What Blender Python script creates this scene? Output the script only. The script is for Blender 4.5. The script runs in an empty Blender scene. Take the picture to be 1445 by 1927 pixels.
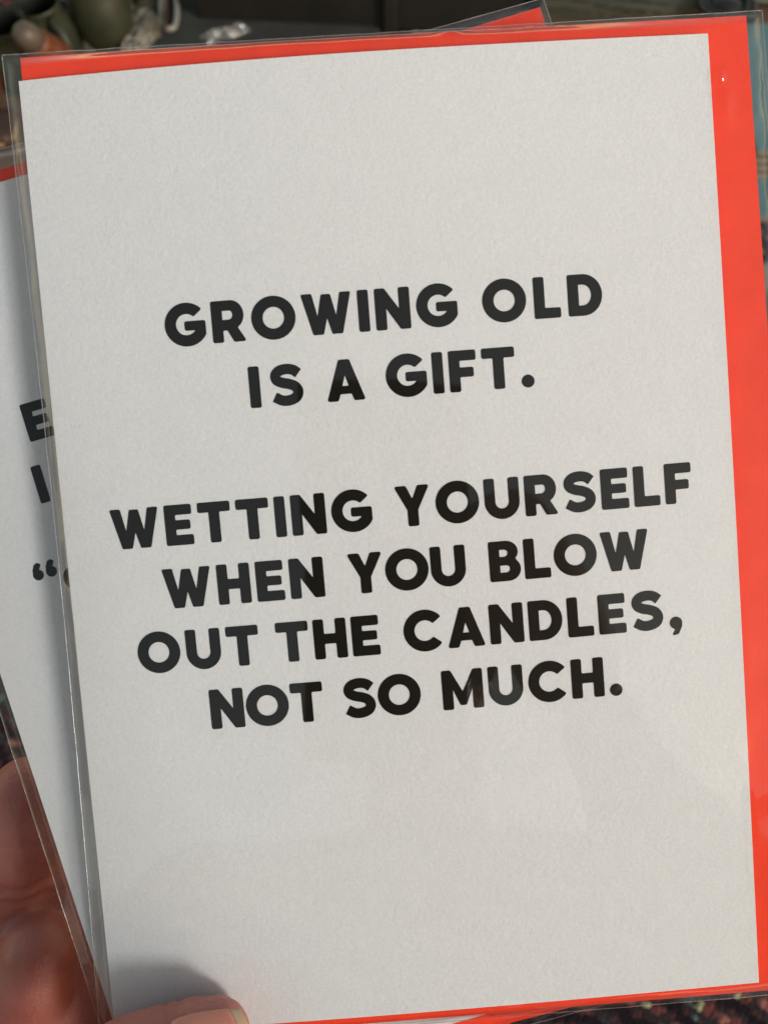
import bpy, bmesh, math, random
import numpy as np
from mathutils import Vector, Matrix, Euler, noise
from mathutils.geometry import tessellate_polygon
random.seed(4)
sc = bpy.context.scene
COL = sc.collection
R = math.radians

# ------------------------------------------------------------------ camera
FPX, CX, CY = 1900.0, 722.5, 963.5          # focal length and centre in pixels of the 1445 x 1927 photograph
cam_d = bpy.data.cameras.new('camera')
cam_d.sensor_fit = 'HORIZONTAL'; cam_d.sensor_width = 36.0
cam_d.lens = 36.0 * FPX / 1445.0
cam_d.clip_start = 0.01; cam_d.clip_end = 500
cam = bpy.data.objects.new('camera', cam_d); COL.objects.link(cam)
cam.location = (0, 0, 0.60); cam.rotation_euler = (R(30), 0, 0)
sc.camera = cam
CM = Matrix.Translation(cam.location) @ Euler((R(30), 0, 0)).to_matrix().to_4x4()
cam_d.dof.use_dof = True
cam_d.dof.focus_distance = 0.198
cam_d.dof.aperture_fstop = cam_d.lens / 1.5
cam_d.dof.aperture_blades = 0

# ------------------------------------------------------------------ light
SUN_CAM = Vector((1.05, -0.42, 1.0)).normalized()       # towards the sun, camera axes
SUN = (CM.to_3x3() @ SUN_CAM).normalized()
elev = math.asin(SUN.z); azim = math.atan2(SUN.x, SUN.y)
w = bpy.data.worlds.new('World'); sc.world = w; w.use_nodes = True
nt = w.node_tree; nt.nodes.clear()
sky = nt.nodes.new('ShaderNodeTexSky'); sky.sky_type = 'NISHITA'; sky.sun_disc = False
sky.sun_elevation = elev; sky.sun_rotation = azim; sky.dust_density = 0.6; sky.air_density = 1.2; sky.ozone_density = 0.4
bg = nt.nodes.new('ShaderNodeBackground'); bg.inputs['Strength'].default_value = 0.15
wo = nt.nodes.new('ShaderNodeOutputWorld')
tint = nt.nodes.new('ShaderNodeMix'); tint.data_type = 'RGBA'; tint.blend_type = 'MULTIPLY'; tint.inputs[0].default_value = 1
tint.inputs[7].default_value = (0.98, 0.775, 0.535, 1)          # hazy, slightly warm daylight
nt.links.new(sky.outputs[0], tint.inputs[6]); nt.links.new(tint.outputs[2], bg.inputs['Color']); nt.links.new(bg.outputs[0], wo.inputs['Surface'])
sun_d = bpy.data.lights.new('sun', 'SUN'); sun_d.energy = 1.25; sun_d.angle = R(13); sun_d.color = (0.97, 0.985, 1.0)
sun = bpy.data.objects.new('sun', sun_d); COL.objects.link(sun)
sun.rotation_euler = SUN.to_track_quat('Z', 'Y').to_euler()
sc.view_settings.view_transform = 'Standard'; sc.view_settings.look = 'None'
sc.view_settings.exposure = 0.70; sc.view_settings.gamma = 1.0
sc.cycles.transparent_max_bounces = 24; sc.cycles.max_bounces = 10

# ------------------------------------------------------------------ pixel helpers
def ray(px, py):
    return Vector(((px - CX) / FPX, -(py - CY) / FPX, -1.0))
def at(px, py, z=0.0):
    """the point of the horizontal plane z met by the sight line through a pixel of the photograph"""
    d = CM.to_3x3() @ ray(px, py); o = CM.translation
    return o + d * ((z - o.z) / d.z)

# ------------------------------------------------------------------ materials
def newmat(name):
    m = bpy.data.materials.new(name); m.use_nodes = True
    n = m.node_tree; b = n.nodes['Principled BSDF']; return m, n, b
def N(n, typ, **kw):
    x = n.nodes.new(typ)
    for k, v in kw.items():
        if hasattr(x, k): setattr(x, k, v)
        else: x.inputs[k].default_value = v
    return x
def ramp(n, src, stops, interp='LINEAR'):
    r = n.nodes.new('ShaderNodeValToRGB'); r.color_ramp.interpolation = interp
    e = r.color_ramp.elements
    while len(e) < len(stops): e.new(0.5)
    for i, (p, c) in enumerate(stops): e[i].position = p; e[i].color = (*c, 1)
    n.links.new(src, r.inputs[0]); return r
def simple(name, col, rough=0.5, metal=0.0, var=0.0, vscale=40, bump=0.0, bscale=200, bdist=0.001, coat=0.0, sss=0.0, spec=0.5):
    m, n, b = newmat(name)
    b.inputs['Base Color'].default_value = (*col, 1); b.inputs['Roughness'].default_value = rough
    b.inputs['Metallic'].default_value = metal; b.inputs['Coat Weight'].default_value = coat
    b.inputs['Specular IOR Level'].default_value = spec
    tc = N(n, 'ShaderNodeTexCoord')
    if var:
        nz = N(n, 'ShaderNodeTexNoise', Scale=vscale, Detail=5.0); n.links.new(tc.outputs['Object'], nz.inputs['Vector'])
        r = ramp(n, nz.outputs[0], [(0.3, tuple(c * (1 - var) for c in col)), (0.7, tuple(min(1, c * (1 + var)) for c in col))])
        n.links.new(r.outputs[0], b.inputs['Base Color'])
    if bump:
        nz = N(n, 'ShaderNodeTexNoise', Scale=bscale, Detail=6.0); n.links.new(tc.outputs['Object'], nz.inputs['Vector'])
        bp = N(n, 'ShaderNodeBump', Strength=bump, Distance=bdist); n.links.new(nz.outputs[0], bp.inputs['Height'])
        n.links.new(bp.outputs[0], b.inputs['Normal'])
    if sss:
        b.inputs['Subsurface Weight'].default_value = sss; b.inputs['Subsurface Scale'].default_value = 0.004
        b.inputs['Subsurface Radius'].default_value = (1.0, 0.35, 0.2)
    return m

def paper_mat(name, col, mottle=0.015, grain=0.10, bump=0.55, fine=1900, rough=0.75):
    """uncoated stock: faint fibre mottling in the colour and a felt-like surface relief"""
    m, n, b = newmat(name)
    tc = N(n, 'ShaderNodeTexCoord')
    n1 = N(n, 'ShaderNodeTexNoise', Scale=180.0, Detail=6.0, Roughness=0.6)
    n2 = N(n, 'ShaderNodeTexNoise', Scale=float(fine), Detail=3.0, Roughness=0.7)
    for x in (n1, n2): n.links.new(tc.outputs['Object'], x.inputs['Vector'])
    r1 = ramp(n, n1.outputs[0], [(0.3, tuple(c * (1 - mottle) for c in col)), (0.7, tuple(min(1, c * (1 + mottle)) for c in col))])
    r2 = ramp(n, n2.outputs[0], [(0.3, (1 - grain,) * 3), (0.7, (1.0,) * 3)])
    mx = N(n, 'ShaderNodeMix'); mx.data_type = 'RGBA'; mx.blend_type = 'MULTIPLY'; mx.inputs[0].default_value = 1
    n.links.new(r1.outputs[0], mx.inputs[6]); n.links.new(r2.outputs[0], mx.inputs[7])
    n.links.new(mx.outputs[2], b.inputs['Base Color'])
    nb = N(n, 'ShaderNodeTexNoise', Scale=900.0, Detail=5.0, Roughness=0.65); n.links.new(tc.outputs['Object'], nb.inputs['Vector'])
    bp = N(n, 'ShaderNodeBump', Strength=bump, Distance=0.00025); n.links.new(nb.outputs[0], bp.inputs['Height'])
    n.links.new(bp.outputs[0], b.inputs['Normal'])
    b.inputs['Roughness'].default_value = rough; b.inputs['Specular IOR Level'].default_value = 0.25
    return m

def film_mat(name, boost=0.85, rough=0.03, haze=0.004, bump=0.03):
    """clear polypropylene film: mostly transparent, a mirror-like sheen by Fresnel, a trace of milky scatter"""
    m = bpy.data.materials.new(name); m.use_nodes = True; n = m.node_tree; n.nodes.clear()
    out = N(n, 'ShaderNodeOutputMaterial')
    tr = N(n, 'ShaderNodeBsdfTransparent'); tr.inputs[0].default_value = (0.975, 0.975, 0.97, 1)
    gl = N(n, 'ShaderNodeBsdfGlossy', Roughness=rough)
    df = N(n, 'ShaderNodeBsdfDiffuse'); df.inputs[0].default_value = (0.75, 0.75, 0.72, 1)
    # two-sided Schlick reflectance of a thin sheet: 0.04 + 0.96 (1 - |cos|)^5 on each face
    ge = N(n, 'ShaderNodeNewGeometry')
    dt = N(n, 'ShaderNodeVectorMath', operation='DOT_PRODUCT'); n.links.new(ge.outputs['Incoming'], dt.inputs[0])
    def mth(op, a, b=None):
        x = N(n, 'ShaderNodeMath', operation=op)
        for k, v in enumerate((a, b)):
            if v is None: continue
            if isinstance(v, (int, float)): x.inputs[k].default_value = v
            else: n.links.new(v, x.inputs[k])
        return x.outputs[0]
    ab = mth('ABSOLUTE', dt.outputs['Value']); sch = mth('ADD', mth('MULTIPLY', mth('POWER', mth('SUBTRACT', 1.0, ab), 5.0), 0.9), 0.04)
    mul = N(n, 'ShaderNodeMath', operation='MULTIPLY'); mul.inputs[1].default_value = boost * 1.6; mul.use_clamp = True
    n.links.new(sch, mul.inputs[0])
    tc = N(n, 'ShaderNodeTexCoord')
    nz = N(n, 'ShaderNodeTexNoise', Scale=38.0, Detail=2.0); n.links.new(tc.outputs['Object'], nz.inputs['Vector'])
    bp = N(n, 'ShaderNodeBump', Strength=bump, Distance=0.0022); n.links.new(nz.outputs[0], bp.inputs['Height'])
    n.links.new(bp.outputs[0], gl.inputs['Normal']); n.links.new(bp.outputs[0], dt.inputs[1])
    m1 = N(n, 'ShaderNodeMixShader'); m1.inputs[0].default_value = haze
    n.links.new(tr.outputs[0], m1.inputs[1]); n.links.new(df.outputs[0], m1.inputs[2])
    m2 = N(n, 'ShaderNodeMixShader'); n.links.new(mul.outputs[0], m2.inputs[0])
    n.links.new(m1.outputs[0], m2.inputs[1]); n.links.new(gl.outputs[0], m2.inputs[2])
    n.links.new(m2.outputs[0], out.inputs['Surface'])
    return m

M = {}
M['card'] = paper_mat('white_card_stock', (0.785, 0.79, 0.805))
M['ink'] = simple('black_ink', (0.0055, 0.0042, 0.0018), rough=0.6, bump=0.2, bscale=1500, bdist=0.0001, spec=0.12)
M['red'] = paper_mat('red_envelope_paper', (0.95, 0.056, 0.018), mottle=0.05, grain=0.05, bump=0.2, fine=2000)
M['film'] = film_mat('clear_film')
M['seam'] = film_mat('film_edge', boost=3.0, rough=0.25, haze=0.10, bump=0.5)
M['crumple'] = film_mat('crumpled_film', boost=1.6, rough=0.2, haze=0.10, bump=0.6)

# ------------------------------------------------------------------ object helpers
def mesh_obj(name, verts, faces, mat, parent=None, smooth=False, mats=None, fm=None):
    me = bpy.data.meshes.new(name); me.from_pydata([tuple(v) for v in verts], [], faces); me.update()
    if mats:
        for x in mats: me.materials.append(x)
        if fm: me.polygons.foreach_set('material_index', fm)
    elif mat: me.materials.append(mat)
    if smooth: me.polygons.foreach_set('use_smooth', [True] * len(me.polygons))
    o = bpy.data.objects.new(name, me); COL.objects.link(o)
    if parent: o.parent = parent
    return o
def bm_obj(name, bm, mat, parent=None, smooth=False):
    me = bpy.data.meshes.new(name); bm.to_mesh(me); bm.free(); me.materials.append(mat)
    if smooth: me.polygons.foreach_set('use_smooth', [True] * len(me.polygons))
    o = bpy.data.objects.new(name, me); COL.objects.link(o)
    if parent: o.parent = parent
    return o
def tag(o, label, cat, group=None, kind=None):
    if label: o['label'] = label
    if cat: o['category'] = cat
    if group: o['group'] = group
    if kind: o['kind'] = kind
    return o
def thing(name, label, cat, loc=(0, 0, 0), rz=0, group=None, mat4=None):
    o = bpy.data.objects.new(name, None); COL.objects.link(o); o.empty_display_size = 0.02
    if mat4 is not None: o.matrix_world = mat4
    else: o.location = loc; o.rotation_euler = (0, 0, rz)
    return tag(o, label, cat, group)
def box_bm(bm, c, s, rz=0, bevel=0.0):
    b2 = bmesh.new(); bmesh.ops.create_cube(b2, size=1.0)
    bmesh.ops.scale(b2, vec=s, verts=b2.verts)
    if bevel: bmesh.ops.bevel(b2, geom=b2.edges[:], offset=bevel, segments=3, affect='EDGES', profile=0.7)
    bmesh.ops.rotate(b2, verts=b2.verts, cent=(0, 0, 0), matrix=Matrix.Rotation(rz, 3, 'Z'))
    bmesh.ops.translate(b2, vec=c, verts=b2.verts)
    t = bpy.data.meshes.new('t'); b2.to_mesh(t); b2.free(); bm.from_mesh(t); bpy.data.meshes.remove(t)
def box(name, c, s, mat, parent=None, rz=0, bevel=0.001):
    bm = bmesh.new(); box_bm(bm, c, s, rz, bevel); return bm_obj(name, bm, mat, parent, True)
def tube(name, pts, rad, mat, parent=None, seg=10, closed=False, cap=True):
    pts = [Vector(p) for p in pts]; n = len(pts)
    rad = rad if isinstance(rad, (list, tuple)) else [rad] * n
    V, F = [], []; up = Vector((0, 0, 1)); prev = None
    for i, p in enumerate(pts):
        a = pts[(i - 1) % n] if (closed or i > 0) else p; b = pts[(i + 1) % n] if (closed or i < n - 1) else p
        t = (b - a).normalized()
        u = (prev - t * prev.dot(t)) if prev is not None else (up.cross(t) if abs(t.z) < 0.95 else Vector((1, 0, 0)).cross(t))
        u.normalize(); prev = u; v = t.cross(u)
        for k in range(seg):
            an = 2 * math.pi * k / seg; V.append(p + (u * math.cos(an) + v * math.sin(an)) * rad[i])
    m = n if closed else n - 1
    for i in range(m):
        for k in range(seg):
            j = (i + 1) % n; F.append((i * seg + k, i * seg + (k + 1) % seg, j * seg + (k + 1) % seg, j * seg + k))
    if not closed and cap:
        F.append(tuple(range(seg))[::-1]); F.append(tuple((n - 1) * seg + k for k in range(seg)))
    return mesh_obj(name, V, F, mat, parent, True)
def lathe(name, prof, mat, parent=None, seg=40, loc=(0, 0, 0), rot=None, sx=1.0):
    V, F = [], []
    for r, z in prof:
        for k in range(seg):
            an = 2 * math.pi * k / seg; V.append(Vector((r * math.cos(an) * sx, r * math.sin(an), z)))
    for i in range(len(prof) - 1):
        for k in range(seg):
            F.append((i * seg + k, i * seg + (k + 1) % seg, (i + 1) * seg + (k + 1) % seg, (i + 1) * seg + k))
    if rot is not None: V = [rot @ v for v in V]
    V = [v + Vector(loc) for v in V]
    return mesh_obj(name, V, F, mat, parent, True)

# ------------------------------------------------------------------ lettering: a bold rounded grotesque, cap height 1
def arc(cx, cy, r, a0, a1, n=18, ry=None):
    ry = r if ry is None else ry
    return [(cx + r * math.cos(R(a0 + (a1 - a0) * i / n)), cy + ry * math.sin(R(a0 + (a1 - a0) * i / n))) for i in range(n + 1)]
def rounded(poly, rad=0.045):
    out = []; n = len(poly)
    for i in range(n):
        a, b, c = Vector(poly[i - 1]), Vector(poly[i]), Vector(poly[(i + 1) % n])
        d1, d2 = (a - b), (c - b); l1, l2 = d1.length, d2.length
        if l1 < 1e-6 or l2 < 1e-6: continue
        d1 /= l1; d2 /= l2
        turn = math.pi - d1.angle(d2)
        if turn < R(24): out.append((b.x, b.y)); continue
        q = min(rad * math.tan(turn / 2) if turn < R(150) else rad * 2, l1 * 0.48, l2 * 0.48, rad * 1.6)
        p0, p2 = b + d1 * q, b + d2 * q
        for t in (0, 0.25, 0.5, 0.75, 1):
            p = p0 * (1 - t) ** 2 + b * 2 * t * (1 - t) + p2 * t * t; out.append((p.x, p.y))
    return out
def stroke(pts, wd):
    P = [Vector(p) for p in pts]; L, Rr = [], []
    for i, p in enumerate(P):
        t = (P[min(i + 1, len(P) - 1)] - P[max(i - 1, 0)]).normalized(); nn = Vector((-t.y, t.x)) * wd / 2
        L.append(p + nn); Rr.append(p - nn)
    return [(v.x, v.y) for v in L] + [(v.x, v.y) for v in Rr[::-1]]
def catmull(P, k=6):
    P = [Vector(p) for p in P]; Q = [P[0] * 2 - P[1]] + P + [P[-1] * 2 - P[-2]]; out = []
    for i in range(1, len(Q) - 2):
        for j in range(k):
            t = j / k; a, b, c, d = Q[i - 1], Q[i], Q[i + 1], Q[i + 2]
            out.append(0.5 * ((2 * b) + (c - a) * t + (2 * a - 5 * b + 4 * c - d) * t * t + (3 * b - a - 3 * c + d) * t ** 3))
    out.append(P[-1]); return out
S_, T_ = 0.25, 0.235
def glyph(ch):
    """(outline loops, width)"""
    s, t = S_, T_
    if ch == 'I': return [rounded([(0, 0), (s, 0), (s, 1), (0, 1)])], s
    if ch == 'L': return [rounded([(0, 0), (.64, 0), (.64, t), (s, t), (s, 1), (0, 1)])], .64
    if ch == 'T': return [rounded([(.275, 0), (.525, 0), (.525, 1 - t), (.80, 1 - t), (.80, 1), (0, 1), (0, 1 - t), (.275, 1 - t)])], .80
    if ch == 'E': return [rounded([(0, 0), (.68, 0), (.68, t), (s, t), (s, .395), (.62, .395), (.62, .61), (s, .61), (s, 1 - t), (.67, 1 - t), (.67, 1), (0, 1)])], .68
    if ch == 'F': return [rounded([(0, 0), (s, 0), (s, .36), (.59, .36), (.59, .58), (s, .58), (s, 1 - t), (.66, 1 - t), (.66, 1), (0, 1)])], .66
    if ch == 'H': return [rounded([(0, 0), (s, 0), (s, .385), (.56, .385), (.56, 0), (.81, 0), (.81, 1), (.56, 1), (.56, .62), (s, .62), (s, 1), (0, 1)])], .81
    if ch == 'N': return [rounded([(0, 0), (s, 0), (s, .55), (.60, 0), (.84, 0), (.84, 1), (.59, 1), (.59, .46), (.23, 1), (0, 1)])], .84
    if ch == 'M': return [rounded([(0, 0), (s, 0), (s, .56), (.44, .10), (.58, .10), (.77, .56), (.77, 0), (1.02, 0), (1.02, 1), (.80, 1), (.51, .42), (.22, 1), (0, 1)])], 1.02
    if ch == 'W': return [rounded([(.25, 0), (.50, 0), (.61, .42), (.72, 0), (.97, 0), (1.22, 1), (.96, 1), (.84, .42), (.72, .97), (.50, .97), (.38, .42), (.26, 1), (0, 1)], .04)], 1.22
    if ch == 'Y': return [rounded([(.30, 0), (.55, 0), (.55, .40), (.86, 1), (.58, 1), (.43, .65), (.28, 1), (0, 1), (.30, .40)])], .86
    if ch == 'A': return [rounded([(0, 0), (.26, 0), (.32, .17), (.61, .17), (.67, 0), (.93, 0), (.59, 1), (.34, 1)]),
                          rounded([(.385, .36), (.545, .36), (.465, .62)], .015)], .93
    if ch == 'O': return [arc(.535, .5, .535, 0, 360, 48, .525)[:-1], arc(.535, .5, .275, 0, 360, 36, .275)[:-1]], 1.07
    if ch == 'U':
        o = [(0, 1), (0, .42)] + arc(.43, .42, .43, 180, 360, 26, .43) + [(.86, 1), (.61, 1)] + arc(.43, .42, .18, 0, -180, 18, .185) + [(s, 1)]
        return [rounded(o)], .86
    if ch == 'D':
        return [rounded([(0, 0), (.36, 0)] + arc(.37, .5, .47, -88, 88, 26, .5) + [(.36, 1), (0, 1)]),
                rounded([(s, t), (.36, t)] + arc(.37, .5, .215, -86, 86, 16, .262) + [(.36, 1 - t), (s, 1 - t)], .02)], .84
    if ch == 'R':
        return [rounded([(0, 0), (s, 0), (s, .29), (.37, .29), (.52, 0), (.81, 0), (.61, .345)] + arc(.47, .655, .31, -45, 88, 16, .345) + [(.45, 1), (0, 1)]),
                rounded([(s, .53), (.43, .53)] + arc(.44, .655, .085, -86, 86, 8, .115) + [(.43, .77), (s, .77)], .02)], .81
    if ch == 'B':
        return [rounded([(0, 0), (.46, 0)] + arc(.46, .29, .31, -88, 42, 14, .29) + arc(.42, .735, .30, -42, 88, 14, .265) + [(.42, 1), (0, 1)], .045),
                rounded([(s, .20), (.43, .20)] + arc(.43, .30, .085, -86, 86, 8, .095) + [(.43, .40), (s, .40)], .02),
                rounded([(s, .60), (.40, .60)] + arc(.40, .70, .08, -86, 86, 8, .09) + [(.40, .80), (s, .80)], .02)], .77
    if ch == 'C':
        return [rounded(arc(.53, .5, .53, 40, 320, 34, .525) + arc(.53, .5, .275, 318, 42, 26, .275))], .945
    if ch == 'G':
        return [rounded(arc(.53, .5, .53, 43, 331, 34, .525) + [(.995, .57), (.49, .57), (.49, .36), (.735, .36)] + arc(.53, .5, .27, 322, 46, 26, .27))], .995
    if ch == 'S':
        P = [(.71, .765), (.60, .85), (.44, .885), (.26, .855), (.155, .755), (.175, .63), (.31, .555), (.47, .515), (.62, .445), (.685, .32), (.63, .185), (.46, .115), (.28, .12), (.10, .215)]
        return [rounded(stroke(catmull(P), .245))], .81
    if ch == '.': return [arc(.15, .13, .15, 0, 360, 24, .15)[:-1]], .30
    if ch == ',': return [rounded([(.07, -.19), (.22, -.16), (.31, .02), (.32, .14)] + arc(.17, .12, .15, 10, 250, 14) + [(.15, -.05)], .03)], .32
    if ch == '6':   # opening quotation mark: round bulb with a tail rising to the right
        return [rounded(arc(.145, .66, .145, 150, 400, 18) + [(.19, .79), (.28, .93), (.20, .99), (.11, .96), (.03, .82)], .02)], .29
def offset(loop, d):
    n = len(loop); ar = sum(loop[i - 1][0] * loop[i][1] - loop[i][0] * loop[i - 1][1] for i in range(n))
    sg = d if ar > 0 else -d; out = []
    for i in range(n):
        t = Vector(loop[(i + 1) % n]) - Vector(loop[i - 1])
        if t.length < 1e-9: out.append(loop[i]); continue
        t.normalize(); out.append((loop[i][0] + t.y * sg, loop[i][1] - t.x * sg))
    return out
def area(lp): return abs(sum(lp[i - 1][0] * lp[i][1] - lp[i][0] * lp[i - 1][1] for i in range(len(lp)))) / 2
def sound(loops):
    pts = [Vector((*p, 0)) for lp in loops for p in lp]
    got = sum((pts[b] - pts[a]).cross(pts[c] - pts[a]).length / 2 for a, b, c in tessellate_polygon([[Vector((*p, 0)) for p in lp] for lp in loops]))
    want = area(loops[0]) - sum(area(lp) for lp in loops[1:])
    return abs(got - want) < 0.01 * want
def heavy(g, d=0.011):
    """spread the ink a little; keep the plain outline where the spread one cannot be filled"""
    for do, dh in ((d, d), (d, 0), (d / 2, 0)):
        L = [offset(lp, do if k == 0 else -dh) if (k == 0 or dh) else lp for k, lp in enumerate(g[0])]
        if sound(L): return L, g[1]
    assert sound(g[0]), 'glyph outline cannot be filled'
    return g
GL = {c: heavy(glyph(c)) for c in 'ILTEFHNMWYAOUDRBCGS.,6'}

# ------------------------------------------------------------------ pose of the held cards, from the four corners of the front card
CARD_W = 0.124
def pose(quad, width):
    P = np.array(quad, float) - [CX, CY]; S = [(0, 1), (1, 1), (1, 0), (0, 0)]; A = []
    for (x, y), (u, v) in zip(S, P):
        A.append([x, y, 1, 0, 0, 0, -u * x, -u * y, -u]); A.append([0, 0, 0, x, y, 1, -v * x, -v * y, -v])
    H = np.linalg.svd(np.array(A))[2][-1].reshape(3, 3)
    K = np.linalg.inv(np.diag([FPX, FPX, 1.])) @ H
    K *= np.sign(K[2, 2]); K *= width / np.linalg.norm(K[:, 0])
    D = np.diag([1, -1, -1.]); K = D @ K
    r1 = K[:, 0] / np.linalg.norm(K[:, 0]); r2 = K[:, 1] - r1 * (K[:, 1] @ r1); r2 /= np.linalg.norm(r2); r3 = np.cross(r1, r2)
    c = K[:, 2] + K[:, 0] * .5 + K[:, 1] * .5
    m = Matrix.Identity(4)
    for i in range(3):
        m[i][0], m[i][1], m[i][2], m[i][3] = r1[i], r2[i], r3[i], c[i]
    return m
Q1 = [(35, 152), (1332, 62), (1428, 1850), (217, 1946)]
POSE1 = pose(Q1, CARD_W)                                  # in camera axes
# the rear package leans away a little behind the front one
POSE2 = POSE1 @ Matrix.Translation((0, 0, -0.0062)) @ Matrix.Rotation(R(-1.4), 4, 'X') @ Matrix.Rotation(R(-0.8), 4, 'Y')

class Frame:
    def __init__(s, pose4, quad, amp_top=0.0, amp_bot=0.0, amp_side=0.0):
        s.m = pose4; s.inv = pose4.inverted(); s.o = s.inv @ Vector((0, 0, 0))
        s.amp = (amp_top, amp_bot, amp_side)
        c = [s.plane(*p) for p in quad]; s.tl, s.tr, s.br, s.bl = c
    def plane(s, px, py, z=0.0):
        d = s.inv.to_3x3() @ ray(px, py); k = (z - s.o.z) / d.z; return (s.o + d * k).to_2d()
    def uv(s, x, y):
        w = (s.tr - s.tl + s.br - s.bl) / 2; h = (s.tl - s.bl + s.tr - s.br) / 2
        p = Vector((x, y)) - s.bl
        det = w.x * h.y - w.y * h.x
        return (p.x * h.y - p.y * h.x) / det, (w.x * p.y - w.y * p.x) / det
    def bulge(s, x, y):
        u, v = s.uv(x, y); u = min(1, max(0, u)); v = min(1, max(0, v))
        a = s.amp[1] + (s.amp[0] - s.amp[1]) * v
        return a * math.sin(math.pi * u ** .85) + s.amp[2] * u * math.sin(math.pi * v)
    def hit(s, px, py, extra=0.0):
        p = s.plane(px, py)
        for _ in range(5): p = s.plane(px, py, s.bulge(p.x, p.y) + extra)
        return p
def lerp2(a, b, t): return a + (b - a) * t
def quad_pt(q, u, v):                                    # q = tl, tr, br, bl
    return lerp2(lerp2(q[3], q[2], u), lerp2(q[0], q[1], u), v)

def slab(name, q, zf, th, mat, parent, nx=40, ny=50, mat_back=None):
    """a sheet following the height function zf, with thickness th downwards"""
    V, F = [], []
    for k in (0, 1):
        for j in range(ny + 1):
            for i in range(nx + 1):
                p = quad_pt(q, i / nx, j / ny); V.append((p.x, p.y, zf(p.x, p.y) - k * th))
    n1 = (nx + 1) * (ny + 1); I = lambda k, i, j: k * n1 + j * (nx + 1) + i
    for j in range(ny):
        for i in range(nx):
            F.append((I(0, i, j), I(0, i + 1, j), I(0, i + 1, j + 1), I(0, i, j + 1)))
            F.append((I(1, i, j), I(1, i, j + 1), I(1, i + 1, j + 1), I(1, i + 1, j)))
    # the rim has corners of its own, so that the flat faces stay evenly shaded right up to the edge
    n2 = len(V); V += V[:]
    I = lambda k, i, j: n2 + k * n1 + j * (nx + 1) + i
    for i in range(nx):
        F.append((I(0, i, 0), I(1, i, 0), I(1, i + 1, 0), I(0, i + 1, 0))); F.append((I(0, i, ny), I(0, i + 1, ny), I(1, i + 1, ny), I(1, i, ny)))
    for j in range(ny):
        F.append((I(0, 0, j), I(0, 0, j + 1), I(1, 0, j + 1), I(1, 0, j))); F.append((I(0, nx, j), I(1, nx, j), I(1, nx, j + 1), I(0, nx, j + 1)))
    o = mesh_obj(name, V, F, mat, parent, True)
    o.data.polygons.foreach_set('use_smooth', [True] * (2 * nx * ny) + [False] * (len(F) - 2 * nx * ny))
    bm = bmesh.new(); bm.from_mesh(o.data); bmesh.ops.delete(bm, geom=[v for v in bm.verts if not v.link_faces], context='VERTS'); bm.to_mesh(o.data); bm.free()
    return o

def letter(ch, org, ex, ey, size, fr, parent, dz=0.00006):
    loops, wd = GL[ch]; P3 = []; V = []
    for lp in loops:
        L = []
        for (x, y) in lp:
            p = org + ex * (x * size) + ey * (y * size); L.append(Vector((p.x, p.y, 0))); V.append((p.x, p.y, fr.bulge(p.x, p.y) + dz))
        P3.append(L)
    tris = tessellate_polygon(P3)
    F = []
    for t in tris:
        a, b, c = (Vector(V[i]) for i in t)
        F.append(t if (b - a).cross(c - a).z > 0 else t[::-1])
    return mesh_obj('letter', V, F, M['ink'], parent)

def set_word(fr, word, left, right, base, size, parent, kern=None):
    """letters from the left to the right limit (pixels), standing on the baseline through two pixels"""
    b0, b1 = fr.hit(*base[0]), fr.hit(*base[1]); ex = (b1 - b0).normalized(); ey = Vector((-ex.y, ex.x))
    x0 = (fr.hit(*left) - b0).dot(ex); x1 = (fr.hit(*right) - b0).dot(ex)
    ws = [GL[c][1] * size for c in word]; n = len(word)
    ks = kern or [0] * (n - 1)
    gap = (x1 - x0 - sum(ws) - sum(ks) * size) / (n - 1) if n > 1 else 0
    x = x0 if n > 1 or word == 'C' else (x0 + x1) / 2 - ws[0] / 2
    for i, c in enumerate(word):
        letter(c, b0 + ex * x, ex, ey, size, fr, parent)
        if i < n - 1: x += ws[i] + gap + ks[i] * size
    return gap / size

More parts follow.
